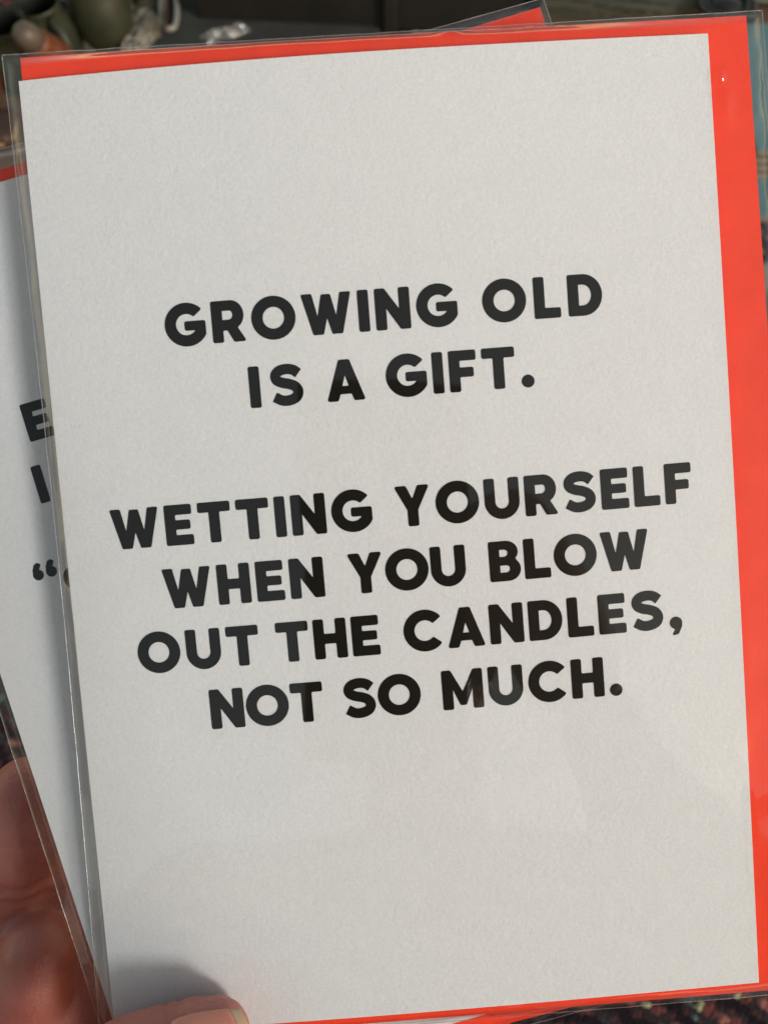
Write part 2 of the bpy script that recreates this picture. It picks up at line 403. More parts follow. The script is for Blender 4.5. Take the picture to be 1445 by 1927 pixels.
def package(label, pose4, fr, env_q, slv_q, words, seed, group, env_bulge=0.25, bow=0.0, dents=(), name='greeting_card'):
    root = thing(name, label, 'greeting card', mat4=CM @ pose4, group=group)
    cq = (fr.tl, fr.tr, fr.br, fr.bl)
    TH = 0.00040
    card = slab('card', cq, fr.bulge, TH, M['card'], root, 60, 70)
    px_ = (fr.tr - fr.tl).normalized() * 0.00022; py_ = (fr.tl - fr.bl).normalized() * 0.00012
    slab('back_leaf', (fr.tl, fr.tr + px_, fr.br + px_ - py_, fr.bl - py_), lambda x, y: fr.bulge(x, y) - 0.0005 - 0.0003 * max(0, min(1, fr.uv(x, y)[0])), 0.0004, M['card'], root, 60, 40)
    for wd in words: set_word(fr, *wd[:5], card, *(wd[5:]))
    ez = -0.0019
    eq = tuple(fr.plane(px, py, ez) for px, py in env_q)
    ezf = lambda x, y: ez + env_bulge * fr.bulge(x, y)
    env = slab('envelope', eq, ezf, 0.0007, M['red'], root, 50, 60)
    # sleeve: front film lying on card and envelope, back film, welded edges
    sz = -0.0012
    sq = tuple(fr.plane(px, py, sz) for px, py in slv_q)
    def spt(u, v):
        p = quad_pt(sq, u, v); return p + (sq[1] - sq[0]).normalized() * (bow * math.sin(math.pi * v) * (1 - u))
    def inside(q, x, y):           # signed distance to the quad, positive inside (metres)
        d = 1
        for a, b in ((q[0], q[1]), (q[1], q[2]), (q[2], q[3]), (q[3], q[0])):
            e = (b - a).normalized(); nn = Vector((e.y, -e.x)); d = min(d, (Vector((x, y)) - a).dot(nn))
        return d
    cmid = (fr.tl.x + fr.tr.x) / 2
    def sm(t): t = min(1, max(0, t)); return t * t * (3 - 2 * t)
    def front(x, y):
        dc, de, ds = inside(cq, x, y), inside(eq, x, y), inside(sq, x, y)
        z = fr.bulge(x, y) + 0.00042
        z0 = sz + 0.0001
        z = z0 + (z - z0) * sm(ds / 0.0032)
        z = max(z, (ezf(x, y) + 0.0003) if de > -0.0004 else z)
        loose = sm((0.002 - dc) / 0.003)
        nv = noise.noise(Vector((x * 110 + seed * 7, y * 35, seed))) + 0.6 * noise.noise(Vector((x * 60 - y * 90, y * 110, seed + 3)))
        z += loose * sm(ds / 0.0015) * 0.00030 * (nv + 0.5)
        if de < 0.0005: z += (0.00036 if x > cmid else 0.00009) * sm(ds / 0.0015) * (noise.noise(Vector((x * 420, y * 150, seed + 4))) + 0.5 * noise.noise(Vector((x * 300 + y * 400, y * 500, seed + 6))))
        for gx, gy, sx_, sy_, gh in dents:
            z += gh * math.exp(-((x - gx) / sx_) ** 2 / 2 - ((y - gy) / sy_) ** 2 / 2)
        z += 0.00007 * noise.noise(Vector((x * 45, y * 30, seed + 9)))
        return max(z, fr.bulge(x, y) + 0.00025) if dc > -0.0003 else z
    slv = thing('sleeve', None, None); slv.parent = root
    nx, ny = 240, 300
    def warp(k): return k
    V = []; F = []
    ts = sorted(set([0.0, 1.0] + [i / nx for i in range(nx + 1)]))
    for j in range(ny + 1):
        for i in range(nx + 1):
            u = i / nx; v = j / ny
            # denser rows and columns along the edges
            u = u + 0.055 * -math.sin(2 * math.pi * u) * 0.9; v = v + 0.055 * -math.sin(2 * math.pi * v) * 0.9
            p = spt(u, v); q0 = quad_pt(sq, u, v); V.append((p.x, p.y, front(p.x, p.y) if bow == 0 or u > 0.2 else max(sz + 0.0001, front(p.x, p.y) + (front(q0.x, q0.y) - front(p.x, p.y)) * (1 - u / 0.2))))
    for j in range(ny):
        for i in range(nx):
            a = j * (nx + 1) + i; F.append((a, a + 1, a + nx + 2, a + nx + 1))
    mesh_obj('front_film', V, F, M['film'], slv, True)
    def backz(x, y): return sz - 0.0015 + 0.00025 * noise.noise(Vector((x * 50, y * 50, seed + 20))) + env_bulge * fr.bulge(x, y)
    V = []; F = []; nx2, ny2 = 40, 50
    for j in range(ny2 + 1):
        for i in range(nx2 + 1):
            p = spt(i / nx2, j / ny2); e = sm(inside(sq, p.x, p.y) / 0.003)
            V.append((p.x, p.y, sz + (backz(p.x, p.y) - sz) * e - 0.00002))
    for j in range(ny2):
        for i in range(nx2):
            a = j * (nx2 + 1) + i; F.append((a, a + nx2 + 1, a + nx2 + 2, a + 1))
    mesh_obj('back_film', V, F, M['film'], slv, True)
    for e, (a, b) in enumerate(((3, 0), (2, 1), (0, 1), (3, 2))):
        A, B = sq[a], sq[b]; d = (B - A).normalized(); nn = Vector((-d.y, d.x)); pts = []; rr = []
        for i in range(161):
            t = i / 160; p = spt(0, t) if e == 0 else A + (B - A) * t
            p = p + nn * 0.00010 * noise.noise(Vector((t * 30, seed, e)))
            pts.append((p.x, p.y, sz + 0.00008)); rr.append(0.00009 + 0.00006 * noise.noise(Vector((t * 26, seed + 5, e))) + 0.00004 * noise.noise(Vector((t * 140, seed, e))))
        tube('seam', pts, rr, M['seam'], slv, seg=6)
    return root

fr1 = Frame(POSE1, Q1, 0.0027, 0.0011, 0.0010)
SZ = None
def cap(fr, top, bot): return (fr.hit(*top) - fr.hit(*bot)).length
csize = cap(fr1, (998.5, 523), (1004.6, 599.8))
print('cap height mm', csize * 1000, 'line6', cap(fr1, (1133.5 - 8, 1240), (1133.5, 1310)) * 1000)
L1 = ((405.5, 645), (1071, 595)); L2 = ((473, 767.5), (943, 730.7)); L3 = ((227, 1034), (1253.6, 948.7))
L4 = ((326, 1145), (1150.6, 1075.3)); L5 = ((452, 1252.7), (1131, 1194)); L6 = ((401.5, 1372), (1126, 1310.7))
W1 = [('GROWING', (310.4, 608), (860.5, 585), L1, csize), ('OLD', (908, 568), (1132, 555), L1, csize),
      ('IS', (470, 730), (571, 737), L2, csize), ('A', (616.6, 753), (688, 750), L2, csize), ('GIFT.', (726.6, 708), (1005, 717), L2, csize),
      ('WETTING', (206, 964), (699, 958), L3, csize), ('YOURSELF', (741.6, 921), (1298, 878), L3, csize),
      ('WHEN', (304, 1075), (611, 1110), L4, csize), ('YOU', (652.7, 1046), (874, 1045), L4, csize), ('BLOW', (920, 1045), (1218, 1002), L4, csize),
      ('OUT', (260, 1230), (484, 1185), L5, csize), ('THE', (518, 1180), (715.5, 1220), L5, csize), ('CANDLES,', (760, 1188), (1283, 1175), L5, csize),
      ('NOT', (394, 1310), (605, 1293), L6, csize), ('SO', (646.5, 1320), (791, 1305), L6, csize), ('MUCH.', (832, 1290), (1170.5, 1299), L6, csize)]
ENV1 = [(38, 108), (1404, 28), (1527, 1858), (224, 1964)]
SLV1 = [(4, 103), (1434, 19), (1556, 1864), (191, 1978)]
GRP = 'greeting cards in clear sleeves held in one hand'
package('front white card about growing old and candles, with red envelope in clear sleeve', POSE1, fr1, ENV1, SLV1, W1, 1.0, GRP, bow=0.0011,
        dents=[(*fr1.plane(846, 66), 0.0014, 0.00045, 0.0011), (*fr1.plane(1351, 146), 0.0007, 0.0008, 0.0010), (*fr1.plane(1362, 190), 0.0011, 0.0024, 0.0009)])

Q2 = [(-274, 424), (930, 72), (1462, 1752), (268, 2092)]
fr2 = Frame(POSE2, Q2, 0.0006, 0.0003, 0.0)
BE = ((58, 831), (90, 821.5)); BI = ((82, 946), (94, 942.5)); BC = ((72, 1128), (130, 1111))
s2 = cap(fr2, (37, 763), (58, 831))
W2 = [('E', (46, 800), (96, 785), BE, s2), ('I', (67, 914), (86, 909), BI, s2), ('66', (65, 1090), (108, 1078), BC, s2 * 0.95), ('C', (117.5, 1083), (185, 1065), BC, s2 * 0.6)]
ENV2 = [(-266, 399), (1016, 12), (1560, 1770), (276, 2104)]
SLV2 = [(-314, 368), (1022, -4), (1600, 1770), (252, 2125)]
package('rear white card mostly hidden behind the front one and tilted left, with red envelope', POSE2, fr2, ENV2, SLV2, W2, 2.0, GRP, 0.2)

# ------------------------------------------------------------------ the person: left hand holding the cards, right hand holding the phone
def skin_material():
    m, n, b = newmat('skin')
    tc = N(n, 'ShaderNodeTexCoord')
    nz = N(n, 'ShaderNodeTexNoise', Scale=120.0, Detail=5.0); n.links.new(tc.outputs['Object'], nz.inputs['Vector'])
    r = ramp(n, nz.outputs[0], [(0.25, (0.36, 0.110, 0.090)), (0.55, (0.41, 0.145, 0.120)), (0.8, (0.47, 0.19, 0.16))])
    n.links.new(r.outputs[0], b.inputs['Base Color'])
    b.inputs['Subsurface Weight'].default_value = 0.35; b.inputs['Subsurface Scale'].default_value = 0.003
    b.inputs['Subsurface Radius'].default_value = (1.0, 0.35, 0.2)
    b.inputs['Roughness'].default_value = 0.48
    v = N(n, 'ShaderNodeTexVoronoi', Scale=1300.0); n.links.new(tc.outputs['Object'], v.inputs['Vector'])
    wv = N(n, 'ShaderNodeTexNoise', Scale=500.0, Detail=4.0); n.links.new(tc.outputs['Object'], wv.inputs['Vector'])
    ad = N(n, 'ShaderNodeMath', operation='ADD'); n.links.new(v.outputs[0], ad.inputs[0]); n.links.new(wv.outputs[0], ad.inputs[1])
    bp = N(n, 'ShaderNodeBump', Strength=0.35, Distance=0.0003); n.links.new(ad.outputs[0], bp.inputs['Height'])
    n.links.new(bp.outputs[0], b.inputs['Normal'])
    return m
M['skin'] = skin_material()
M['nail'] = simple('fingernail', (0.58, 0.23, 0.16), rough=0.25, coat=0.5, var=0.06, vscale=200, sss=0.3)
M['nail_edge'] = simple('nail_free_edge', (0.56, 0.38, 0.24), rough=0.4, coat=0.1)
M['jacket'] = simple('dark_grey_jacket', (0.045, 0.047, 0.055), rough=0.9, var=0.3, vscale=30, bump=0.5, bscale=400)
M['trousers'] = simple('navy_trousers', (0.03, 0.035, 0.06), rough=0.9)
M['hair'] = simple('brown_hair', (0.06, 0.035, 0.02), rough=0.5, bump=0.8, bscale=90, bdist=0.01)

def blob_body(chains, voxel, smooth_it, name, mat, parent, post=None):
    """tapered chains of rounded segments fused into one continuous skin"""
    bm = bmesh.new()
    for ch in chains:
        for (p, r), (q, r2) in zip(ch, ch[1:]):
            p, q = Vector(p), Vector(q); L = (q - p).length; n = max(2, int(L / (min(r, r2) * 0.22)))
            for i in range(n + 1):
                t = i / n; ts = t * t * (3 - 2 * t)
                c = p + (q - p) * t; rr = r + (r2 - r) * ts
                bmesh.ops.create_icosphere(bm, subdivisions=2, radius=rr, matrix=Matrix.Translation(c))
    me = bpy.data.meshes.new(name); bm.to_mesh(me); bm.free()
    o = bpy.data.objects.new(name, me); COL.objects.link(o)
    md = o.modifiers.new('r', 'REMESH'); md.mode = 'VOXEL'; md.voxel_size = voxel
    ms = o.modifiers.new('s', 'SMOOTH'); ms.factor = 0.6; ms.iterations = smooth_it
    dg = bpy.context.evaluated_depsgraph_get(); ev = o.evaluated_get(dg)
    me2 = bpy.data.meshes.new_from_object(ev); bpy.data.objects.remove(o)
    if post:
        for v in me2.vertices: v.co = post(v.co)
    me2.materials.clear(); me2.materials.append(mat); me2.polygons.foreach_set('use_smooth', [True] * len(me2.polygons))
    o = bpy.data.objects.new(name, me2); COL.objects.link(o)
    if parent: o.parent = parent
    return o

A1 = CM @ POSE1
def card_pt(px, py, z_mm):
    p = fr1.plane(px, py, z_mm / 1000); return A1 @ Vector((p.x, p.y, z_mm / 1000))
mm = 0.001
person = thing('person', 'person in dark grey jacket, left hand pinching the lower left corner of both cards', 'person', loc=(0.05, -0.38, -0.75))
PI_ = Matrix.Translation((-0.05, 0.38, 0.75))
def P(v): return PI_ @ Vector(v)
def CP(px, py, z): return P(card_pt(px, py, z))
wrist = CP(-140, 2900, -25)
hand_chains = [
    # thumb: tip, pad, joint, ball, base
    [(CP(405, 1946, 7.6), 6.9 * mm), (CP(345, 1966, 8.3), 8.1 * mm), (CP(265, 1996, 9.2), 8.8 * mm), (CP(130, 2052, 9.5), 9.4 * mm), (CP(-60, 2190, 3), 10.5 * mm), (CP(-190, 2420, -12), 14 * mm), (CP(-170, 2750, -22), 16 * mm), (wrist, 22 * mm)],
    # index, bent behind the cards
    [(CP(52, 1492, -30), 8.2 * mm), (CP(40, 1560, -31), 9.6 * mm), (CP(15, 1660, -34), 10.0 * mm), (CP(-95, 1850, -36), 10.2 * mm), (CP(-120, 2150, -34), 12.5 * mm), (CP(-130, 2500, -30), 17 * mm), (wrist, 22 * mm)],
    # middle
    [(CP(72, 1790, -27), 8.4 * mm), (CP(55, 1860, -29), 9.6 * mm), (CP(10, 1970, -35), 10 * mm), (CP(-10, 2180, -40), 10.6 * mm), (CP(0, 2330, -38), 13 * mm), (CP(-40, 2600, -32), 18 * mm), (wrist, 22 * mm)],
    # the web of the palm behind the fingers
    [(CP(90, 1640, -40), 9 * mm), (CP(150, 1800, -41), 12 * mm), (CP(190, 2000, -42), 14 * mm), (CP(60, 2350, -42), 16 * mm), (CP(30, 2650, -34), 18 * mm)],
    # ring
    [(CP(300, 1860, -23), 7.4 * mm), (CP(260, 1990, -27), 8.3 * mm), (CP(180, 2180, -36), 9.6 * mm), (CP(110, 2400, -38), 12 * mm), (CP(30, 2650, -32), 17 * mm), (wrist, 22 * mm)],
    # little finger
    [(CP(430, 2090, -22), 6.4 * mm), (CP(380, 2180, -27), 7.3 * mm), (CP(290, 2330, -34), 8.4 * mm), (CP(200, 2500, -36), 11 * mm), (CP(90, 2720, -30), 16 * mm), (wrist, 22 * mm)],
]
elbowL = P((-0.30, -0.30, 0.30))
hand_chains.append([(wrist, 22 * mm), (wrist.lerp(elbowL, .35), 27 * mm), (wrist.lerp(elbowL, .5), 32 * mm)])
# a shallow groove across the thumb at the nail fold and at the joints
def crease_set(spec):
    out = []
    for a, b, t, wd, dp, reach in spec:
        a, b = CP(*a), CP(*b); out.append((a.lerp(b, t), (b - a).normalized(), wd, dp, reach))
    return out
CR = crease_set([((345, 1966, 8.3), (265, 1996, 9.2), -0.15, .0006, .00055, .013), ((345, 1966, 8.3), (265, 1996, 9.2), 0.12, .0005, .0004, .013),
                 ((265, 1996, 9.2), (130, 2052, 9.5), 0.35, .0008, .0006, .014), ((265, 1996, 9.2), (130, 2052, 9.5), 0.55, .0007, .0006, .014),
                 ((52, 1492, -30), (15, 1660, -34), 0.78, .0009, .0011, .014), ((52, 1492, -30), (15, 1660, -34), 0.92, .0008, .0008, .014), ((52, 1492, -30), (15, 1660, -34), 0.30, .0007, .0004, .013),
                 ((72, 1790, -27), (10, 1970, -35), 0.62, .0009, .0010, .014), ((72, 1790, -27), (10, 1970, -35), 0.75, .0008, .0007, .014)])
def press(co):
    co = co.copy()
    for c, ax_, wd, dp, reach in CR:
        d = co - c
        if d.length > reach: continue
        t = d.dot(ax_) + 0.0007 * noise.noise(co * 300); rad = d - ax_ * d.dot(ax_)
        if rad.length > 1e-6: co -= rad.normalized() * dp * math.exp(-(t / wd) ** 2)
    return co
hand = blob_body(hand_chains, 0.0008, 16, 'hand', M['skin'], person, press)

# thumb nail: a curved plate lying on the camera side of the thumb tip
def nail_plate(z_off=0.0):
    c0 = card_pt(398, 1943, 7.8); ax = (card_pt(405, 1946, 7.6) - card_pt(265, 1996, 9.2)).normalized()
    tocam = (CM.translation - c0).normalized(); upc = CM.to_3x3() @ Vector((0.28, 0.95, 0))
    nrm = (tocam - upc * 0.40); nrm = (nrm - ax * nrm.dot(ax)).normalized(); sd = ax.cross(nrm)
    return c0, ax, nrm, sd
c0, ax, nrm, sd = nail_plate()
def nail(name, a0, a1, mat, lift, wid=1.0):
    V, F = [], []; na, nb = 12, 16
    for i in range(na + 1):
        a = a0 + (a1 - a0) * i / na
        for j in range(nb + 1):
            b = -1 + 2 * j / nb
            hw = 50 * wid * (1 - 0.10 * max(0, (a + 0.004) / 0.008) ** 2)
            # the base of the plate is rounded
            shrink = 1.0
            if a < -0.0045: shrink = math.sqrt(max(0.02, 1 - ((-0.0045 - a) / 0.0024) ** 2))
            th = R(hw) * b * shrink
            rr = 0.0071 + lift - 0.00016 * max(0, a * 1000 + 3) ** 1.35 * 0.55
            p = c0 + ax * (a + (0.0010 * (1 - b * b) if a > 0.003 else 0)) + (nrm * math.cos(th) + sd * math.sin(th)) * rr
            V.append(P(p))
    for i in range(na):
        for j in range(nb):
            k = i * (nb + 1) + j; F.append((k, k + nb + 1, k + nb + 2, k + 1))
    o = mesh_obj(name, V, F, mat, hand, True)
    so = o.modifiers.new('t', 'SOLIDIFY'); so.thickness = 0.0005
    return o
nail('thumbnail', -0.0068, 0.0050, M['nail'], 0.00035)
nail('thumbnail_edge', 0.0049, 0.0066, M['nail_edge'], 0.0004, 0.97)

# jacket, head, trousers behind the camera
sh_l, sh_r = P((-0.14, -0.42, 0.62)), P((0.24, -0.42, 0.62))
elR, wrR = P((0.185, -0.27, 0.54)), P((0.085, -0.075, 0.555))
torso = [[(P((0.05, -0.42, 0.58)), .12), (P((0.05, -0.42, 0.35)), .15), (P((0.05, -0.42, 0.05)), .155)],
         [(sh_l, .07), (P((0.05, -0.42, 0.60)), .09), (sh_r, .07)],
         [(sh_l, .07), (elbowL, .055), (elbowL.lerp(wrist, .55), .042)],
         [(sh_r, .07), (elR, .052), (elR.lerp(wrR, .8), .024)]]
blob_body(torso, 0.010, 6, 'jacket', M['jacket'], person)
hd = P((0.05, -0.36, 0.86))
blob_body([[(hd + Vector((0, -.01, .03)), .085), (hd + Vector((0, .01, -.05)), .065)], [(hd + Vector((0, -.02, -.06)), .055), (P((0.05, -0.42, .62)), .062)],
           [(hd + Vector((0, .075, 0)), .012), (hd + Vector((0, .092, -.03)), .015)], [(hd + Vector((-.083, -.01, .01)), .014), (hd + Vector((-.08, -.01, -.03)), .010)],
           [(hd + Vector((.083, -.01, .01)), .014), (hd + Vector((.08, -.01, -.03)), .010)], [(hd + Vector((-.02, .068, -.075)), .008), (hd + Vector((.02, .068, -.075)), .008)]],
          0.004, 5, 'head', M['skin'], person)
blob_body([[(hd + Vector((0, -.03, .055)), .085), (hd + Vector((0, -.045, -.01)), .08)]], 0.005, 2, 'hair', M['hair'], person)
blob_body([[(P((-.04, -.42, .04)), .10), (P((-.04, -.42, -.35)), .065), (P((-.04, -.42, -.68)), .05)],
           [(P((.14, -.42, .04)), .10), (P((.14, -.42, -.35)), .065), (P((.14, -.42, -.68)), .05)]], 0.012, 4, 'trousers', M['trousers'], person)
for sx in (-.04, .14):
    blob_body([[(P((sx, -.44, -.71)), .045), (P((sx, -.28, -.715)), .038)]], 0.008, 3, 'shoe', M['hair'], person)
# right hand round the phone's edge
rh = [[(wrR, .024), (P((0.060, -0.030, 0.575)), .022)]]
for k in range(4):
    a = CM @ Vector((0.050, -0.035 - 0.019 * k, 0.020)); b = CM @ Vector((0.047, -0.035 - 0.019 * k, 0.004)); c = CM @ Vector((0.026, -0.033 - 0.019 * k, 0.0015 + .008))
    rh.append([(P((0.060, -0.030, 0.575)), .016), (P(a), .0095), (P(b), .0085)])
rh.append([(P((0.060, -0.030, 0.575)), .018), (P(CM @ Vector((0.045, -0.075, 0.026))), .011), (P(CM @ Vector((0.020, -0.060, 0.030))), .009)])
blob_body(rh, 0.003, 4, 'hand', M['skin'], person)

# the phone that takes the picture: its lens is the camera's place, so the body lies just behind it
M['phone'] = simple('dark_purple_phone_back', (0.020, 0.009, 0.014), rough=0.35, coat=0.3)
M['phone_glass'] = simple('lens_glass', (0.004, 0.004, 0.006), rough=0.05)
M['steel'] = simple('steel', (0.6, 0.6, 0.62), rough=0.25, metal=1.0)
ph = thing('phone', 'dark phone held over the cards, seen as a dark reflection on the lettering', 'phone', mat4=CM @ Matrix.Translation((0.004, -0.056, 0.0085)))
box('phone_body', (0, 0, 0), (0.076, 0.150, 0.008), M['phone'], ph, bevel=0.0035)
box('screen', (0, 0, 0.0043), (0.070, 0.144, 0.0006), M['phone_glass'], ph, bevel=0.0002)
for lx, ly in ((-0.020, 0.040), (0.014, 0.058)):
    lathe('lens', [(0.0001, -0.0052), (0.0062, -0.0052), (0.0072, -0.0056), (0.0076, -0.0040)], M['phone_glass'], ph, loc=(lx, ly, 0))

# ------------------------------------------------------------------ setting
GZ = -0.75
M['ground'] = simple('grey_paving', (0.16, 0.155, 0.145), rough=0.9, var=0.25, vscale=3, bump=0.4, bscale=60)
g = mesh_obj('ground', [(-60, -60, GZ), (60, -60, GZ), (60, 60, GZ), (-60, 60, GZ)], [(0, 1, 2, 3)], M['ground']); g['kind'] = 'structure'
M['wood'] = simple('table_wood', (0.12, 0.07, 0.04), rough=0.6, var=0.3, vscale=12)
tb = thing('market_table', 'wooden market table under the patterned rug', 'table', loc=(0, 0.75, GZ))
box('tabletop', (0, 0, 0.73), (2.6, 1.86, 0.03), M['wood'], tb, bevel=0.003)
for sx in (-1.22, 1.22):
    for sy in (-.84, .84): box('leg', (sx, sy, 0.357), (0.06, 0.06, 0.714), M['wood'], tb, bevel=0.003)

def rug_material():
    m, n, b = newmat('persian_rug')
    tc = N(n, 'ShaderNodeTexCoord'); mp = N(n, 'ShaderNodeMapping'); mp.inputs['Rotation'].default_value = (0, 0, R(31))
    n.links.new(tc.outputs['Object'], mp.inputs['Vector'])
    # knots: square-ish cells giving each knot its colour
    kn = N(n, 'ShaderNodeTexVoronoi', Scale=380.0); kn.feature = 'F1'; kn.inputs['Randomness'].default_value = 0.45
    n.links.new(mp.outputs[0], kn.inputs['Vector'])
    wv = N(n, 'ShaderNodeTexWave', Scale=19.0, Distortion=3.0, Detail=1.0); wv.bands_direction = 'Y'; wv.inputs['Detail Scale'].default_value = 3.0
    n.links.new(kn.outputs['Position'], wv.inputs['Vector'])
    fl = N(n, 'ShaderNodeTexVoronoi', Scale=125.0); fl.inputs['Randomness'].default_value = 0.8; n.links.new(kn.outputs['Position'], fl.inputs['Vector'])
    sep = N(n, 'ShaderNodeSeparateColor'); n.links.new(fl.outputs['Color'], sep.inputs[0])
    motif = ramp(n, sep.outputs[0], [(0.0, (0.160, 0.050, 0.045)), (0.26, (0.300, 0.112, 0.090)), (0.44, (0.048, 0.045, 0.045)), (0.58, (0.104, 0.168, 0.153)), (0.70, (0.413, 0.405, 0.225)), (0.80, (0.319, 0.147, 0.112)), (0.90, (0.056, 0.080, 0.090))], 'CONSTANT')
    edge = ramp(n, fl.outputs['Distance'], [(0.0, (1, 1, 1)), (0.36, (1, 1, 1)), (0.5, (0, 0, 0))])
    mx0 = N(n, 'ShaderNodeMix'); mx0.data_type = 'RGBA'; mx0.inputs[6].default_value = (0.035, 0.026, 0.030, 1)
    n.links.new(edge.outputs[0], mx0.inputs[0]); n.links.new(motif.outputs[0], mx0.inputs[7])
    band = ramp(n, wv.outputs[0], [(0.0, (0.018, 0.012, 0.016)), (0.22, (0.018, 0.012, 0.016)), (0.27, (0.065, 0.025, 0.025)), (0.40, (0.085, 0.035, 0.03)), (0.44, (0.02, 0.015, 0.02))], 'LINEAR')
    isb = ramp(n, wv.outputs[0], [(0.42, (1, 1, 1)), (0.48, (0, 0, 0))])
    mx1 = N(n, 'ShaderNodeMix'); mx1.data_type = 'RGBA'; n.links.new(isb.outputs[0], mx1.inputs[0])
    n.links.new(mx0.outputs[2], mx1.inputs[6]); n.links.new(band.outputs[0], mx1.inputs[7])
    n.links.new(mx1.outputs[2], b.inputs['Base Color'])
    b.inputs['Roughness'].default_value = 1.0; b.inputs['Specular IOR Level'].default_value = 0.1
    bp = N(n, 'ShaderNodeBump', Strength=0.9, Distance=0.002); n.links.new(kn.outputs['Distance'], bp.inputs['Height'])
    bp.invert = True
    n.links.new(bp.outputs[0], b.inputs['Normal'])
    return m
M['rug'] = rug_material()
V, F = [], []; nx, ny = 90, 70
for k in (0, 1):
    for j in range(ny + 1):
        for i in range(nx + 1):
            x = -1.35 + 2.7 * i / nx; y = -0.22 + 1.94 * j / ny
            V.append((x, y, -0.004 * k - 0.0045 + 0.0018 * noise.noise(Vector((x * 5, y * 5, 2)))))
n1 = (nx + 1) * (ny + 1)
for k in (0, 1):
    for j in range(ny):
        for i in range(nx):
            a = k * n1 + j * (nx + 1) + i; f = (a, a + 1, a + nx + 2, a + nx + 1); F.append(f if k == 0 else f[::-1])
rug = mesh_obj('rug', V, F, M['rug'], None, True)
tag(rug, 'dark red and black patterned rug spread over the table under the cards', 'rug')

# ---- things lying on the table, far edge first
M['black_box'] = simple('black_box_board', (0.010, 0.009, 0.008), rough=0.5, var=0.3, vscale=20, bump=0.2)
M['mat_grey'] = simple('grey_felt', (0.030, 0.029, 0.024), rough=0.95, var=0.25, vscale=60, bump=0.6, bscale=500)
M['green'] = simple('olive_green_glaze', (0.027, 0.029, 0.014), rough=0.5, coat=0.0, var=0.35, vscale=35, bump=0.2, bscale=60)
M['dark_in'] = simple('dark_jug_inside', (0.008, 0.008, 0.006), rough=0.6)  # inside of the jugs, coloured much darker than the outside
M['orange'] = simple('orange_brown', (0.13, 0.036, 0.012), rough=0.45, var=0.3, vscale=60)
M['cream'] = simple('cream_cap', (0.085, 0.062, 0.043), rough=0.5, var=0.15, vscale=80)
M['white_pl'] = simple('off_white_plastic', (0.24, 0.23, 0.19), rough=0.35, var=0.1)
M['brown'] = simple('brown_leather', (0.045, 0.022, 0.014), rough=0.45, var=0.3, vscale=50, bump=0.4, bscale=400)
M['tan'] = simple('tan_trim', (0.40, 0.24, 0.13), rough=0.6)
M['khaki'] = simple('khaki_card_box', (0.055, 0.050, 0.032), rough=0.8, var=0.12, vscale=25)
M['print'] = simple('dark_green_print', (0.014, 0.018, 0.010), rough=0.8)
M['teal'] = simple('pale_teal_cover', (0.11, 0.20, 0.21), rough=0.6, var=0.1, vscale=20)
M['pages'] = simple('kraft_page_edges', (0.22, 0.18, 0.12), rough=0.9, var=0.2, vscale=200)
M['pages_dark'] = simple('brown_card_edges', (0.13, 0.09, 0.055), rough=0.9)
M['grey_met'] = simple('dull_pewter', (0.14, 0.13, 0.105), rough=0.45, metal=0.6, var=0.2)
M['white_pg'] = simple('white_page_edges', (0.20, 0.19, 0.16), rough=0.9)
M['black_pl'] = simple('black_beads', (0.007, 0.006, 0.006), rough=0.5)

p0, p1 = at(365, 95), at(985, 95)
wid = (p1 - p0).length
p = at(690, 66); h = 0.11
bx = thing('storage_box', 'large black lidded box behind the top edge of the front card', 'box', loc=(p.x, p.y + 0.13, 0), rz=R(-4))
box('box_body', (0, 0, h / 2 - 0.004), (wid, 0.24, h - 0.008), M['black_box'], bx, bevel=0.003)
box('lid', (0, 0, h - 0.012), (wid + 0.008, 0.248, 0.028), M['black_box'], bx, bevel=0.003)
box('divider', (wid * 0.10, -0.1245, 0.046), (0.012, 0.006, 0.088), M['black_box'], bx, bevel=0.002)

p = at(450, 85)
fm = box('felt_mat', (p.x, p.y + 0.02, 0.0015), (0.26, 0.17, 0.004), M['mat_grey'], None, rz=R(-9), bevel=0.001)
tag(fm, 'dark grey felt mat lying in front of the black box', 'mat')

def jug(px, py, s, label, rz, tilt, z=0.062):
    p = at(px, py, z * s); t = thing('jug', label, 'jug', loc=(p.x, p.y, 0), rz=rz, group='olive green glazed jugs')
    rot = Matrix.Rotation(tilt, 3, 'X')
    pr = [(0.0001, 0.0), (0.017, 0.0), (0.020, 0.003), (0.0245, 0.015), (0.0250, 0.030), (0.0225, 0.044), (0.0190, 0.053), (0.0200, 0.060), (0.0212, 0.0625), (0.0204, 0.0635)]
    lathe('jug_body', [(r * s, z * s) for r, z in pr], M['green'], t, rot=rot)
    lathe('jug_interior', [(r * s, z * s) for r, z in [(0.0204, 0.0635), (0.0186, 0.0615), (0.0172, 0.053), (0.020, 0.044), (0.022, 0.03), (0.018, 0.006), (0.0001, 0.005)]], M['dark_in'], t, rot=rot)
    pts = [rot @ Vector((0.020 * s + 0.018 * s * math.sin(a), 0, (0.055 - 0.020 + 0.020 * math.cos(a)) * s)) for a in [i * math.pi / 14 for i in range(15)]]
    tube('handle', pts, 0.0045 * s, M['green'], t)
jug(75, 0, 1.0, 'olive green glazed jug with dark mouth, middle one of the three', R(-48), R(4))
jug(6, 36, 1.0, 'olive green glazed jug with dark mouth, the leftmost, at the photo edge', R(150), R(-4))
jug(168, -62, 1.15, 'olive green glazed jug, the rightmost of three, beside the grey bag', R(30), R(0))

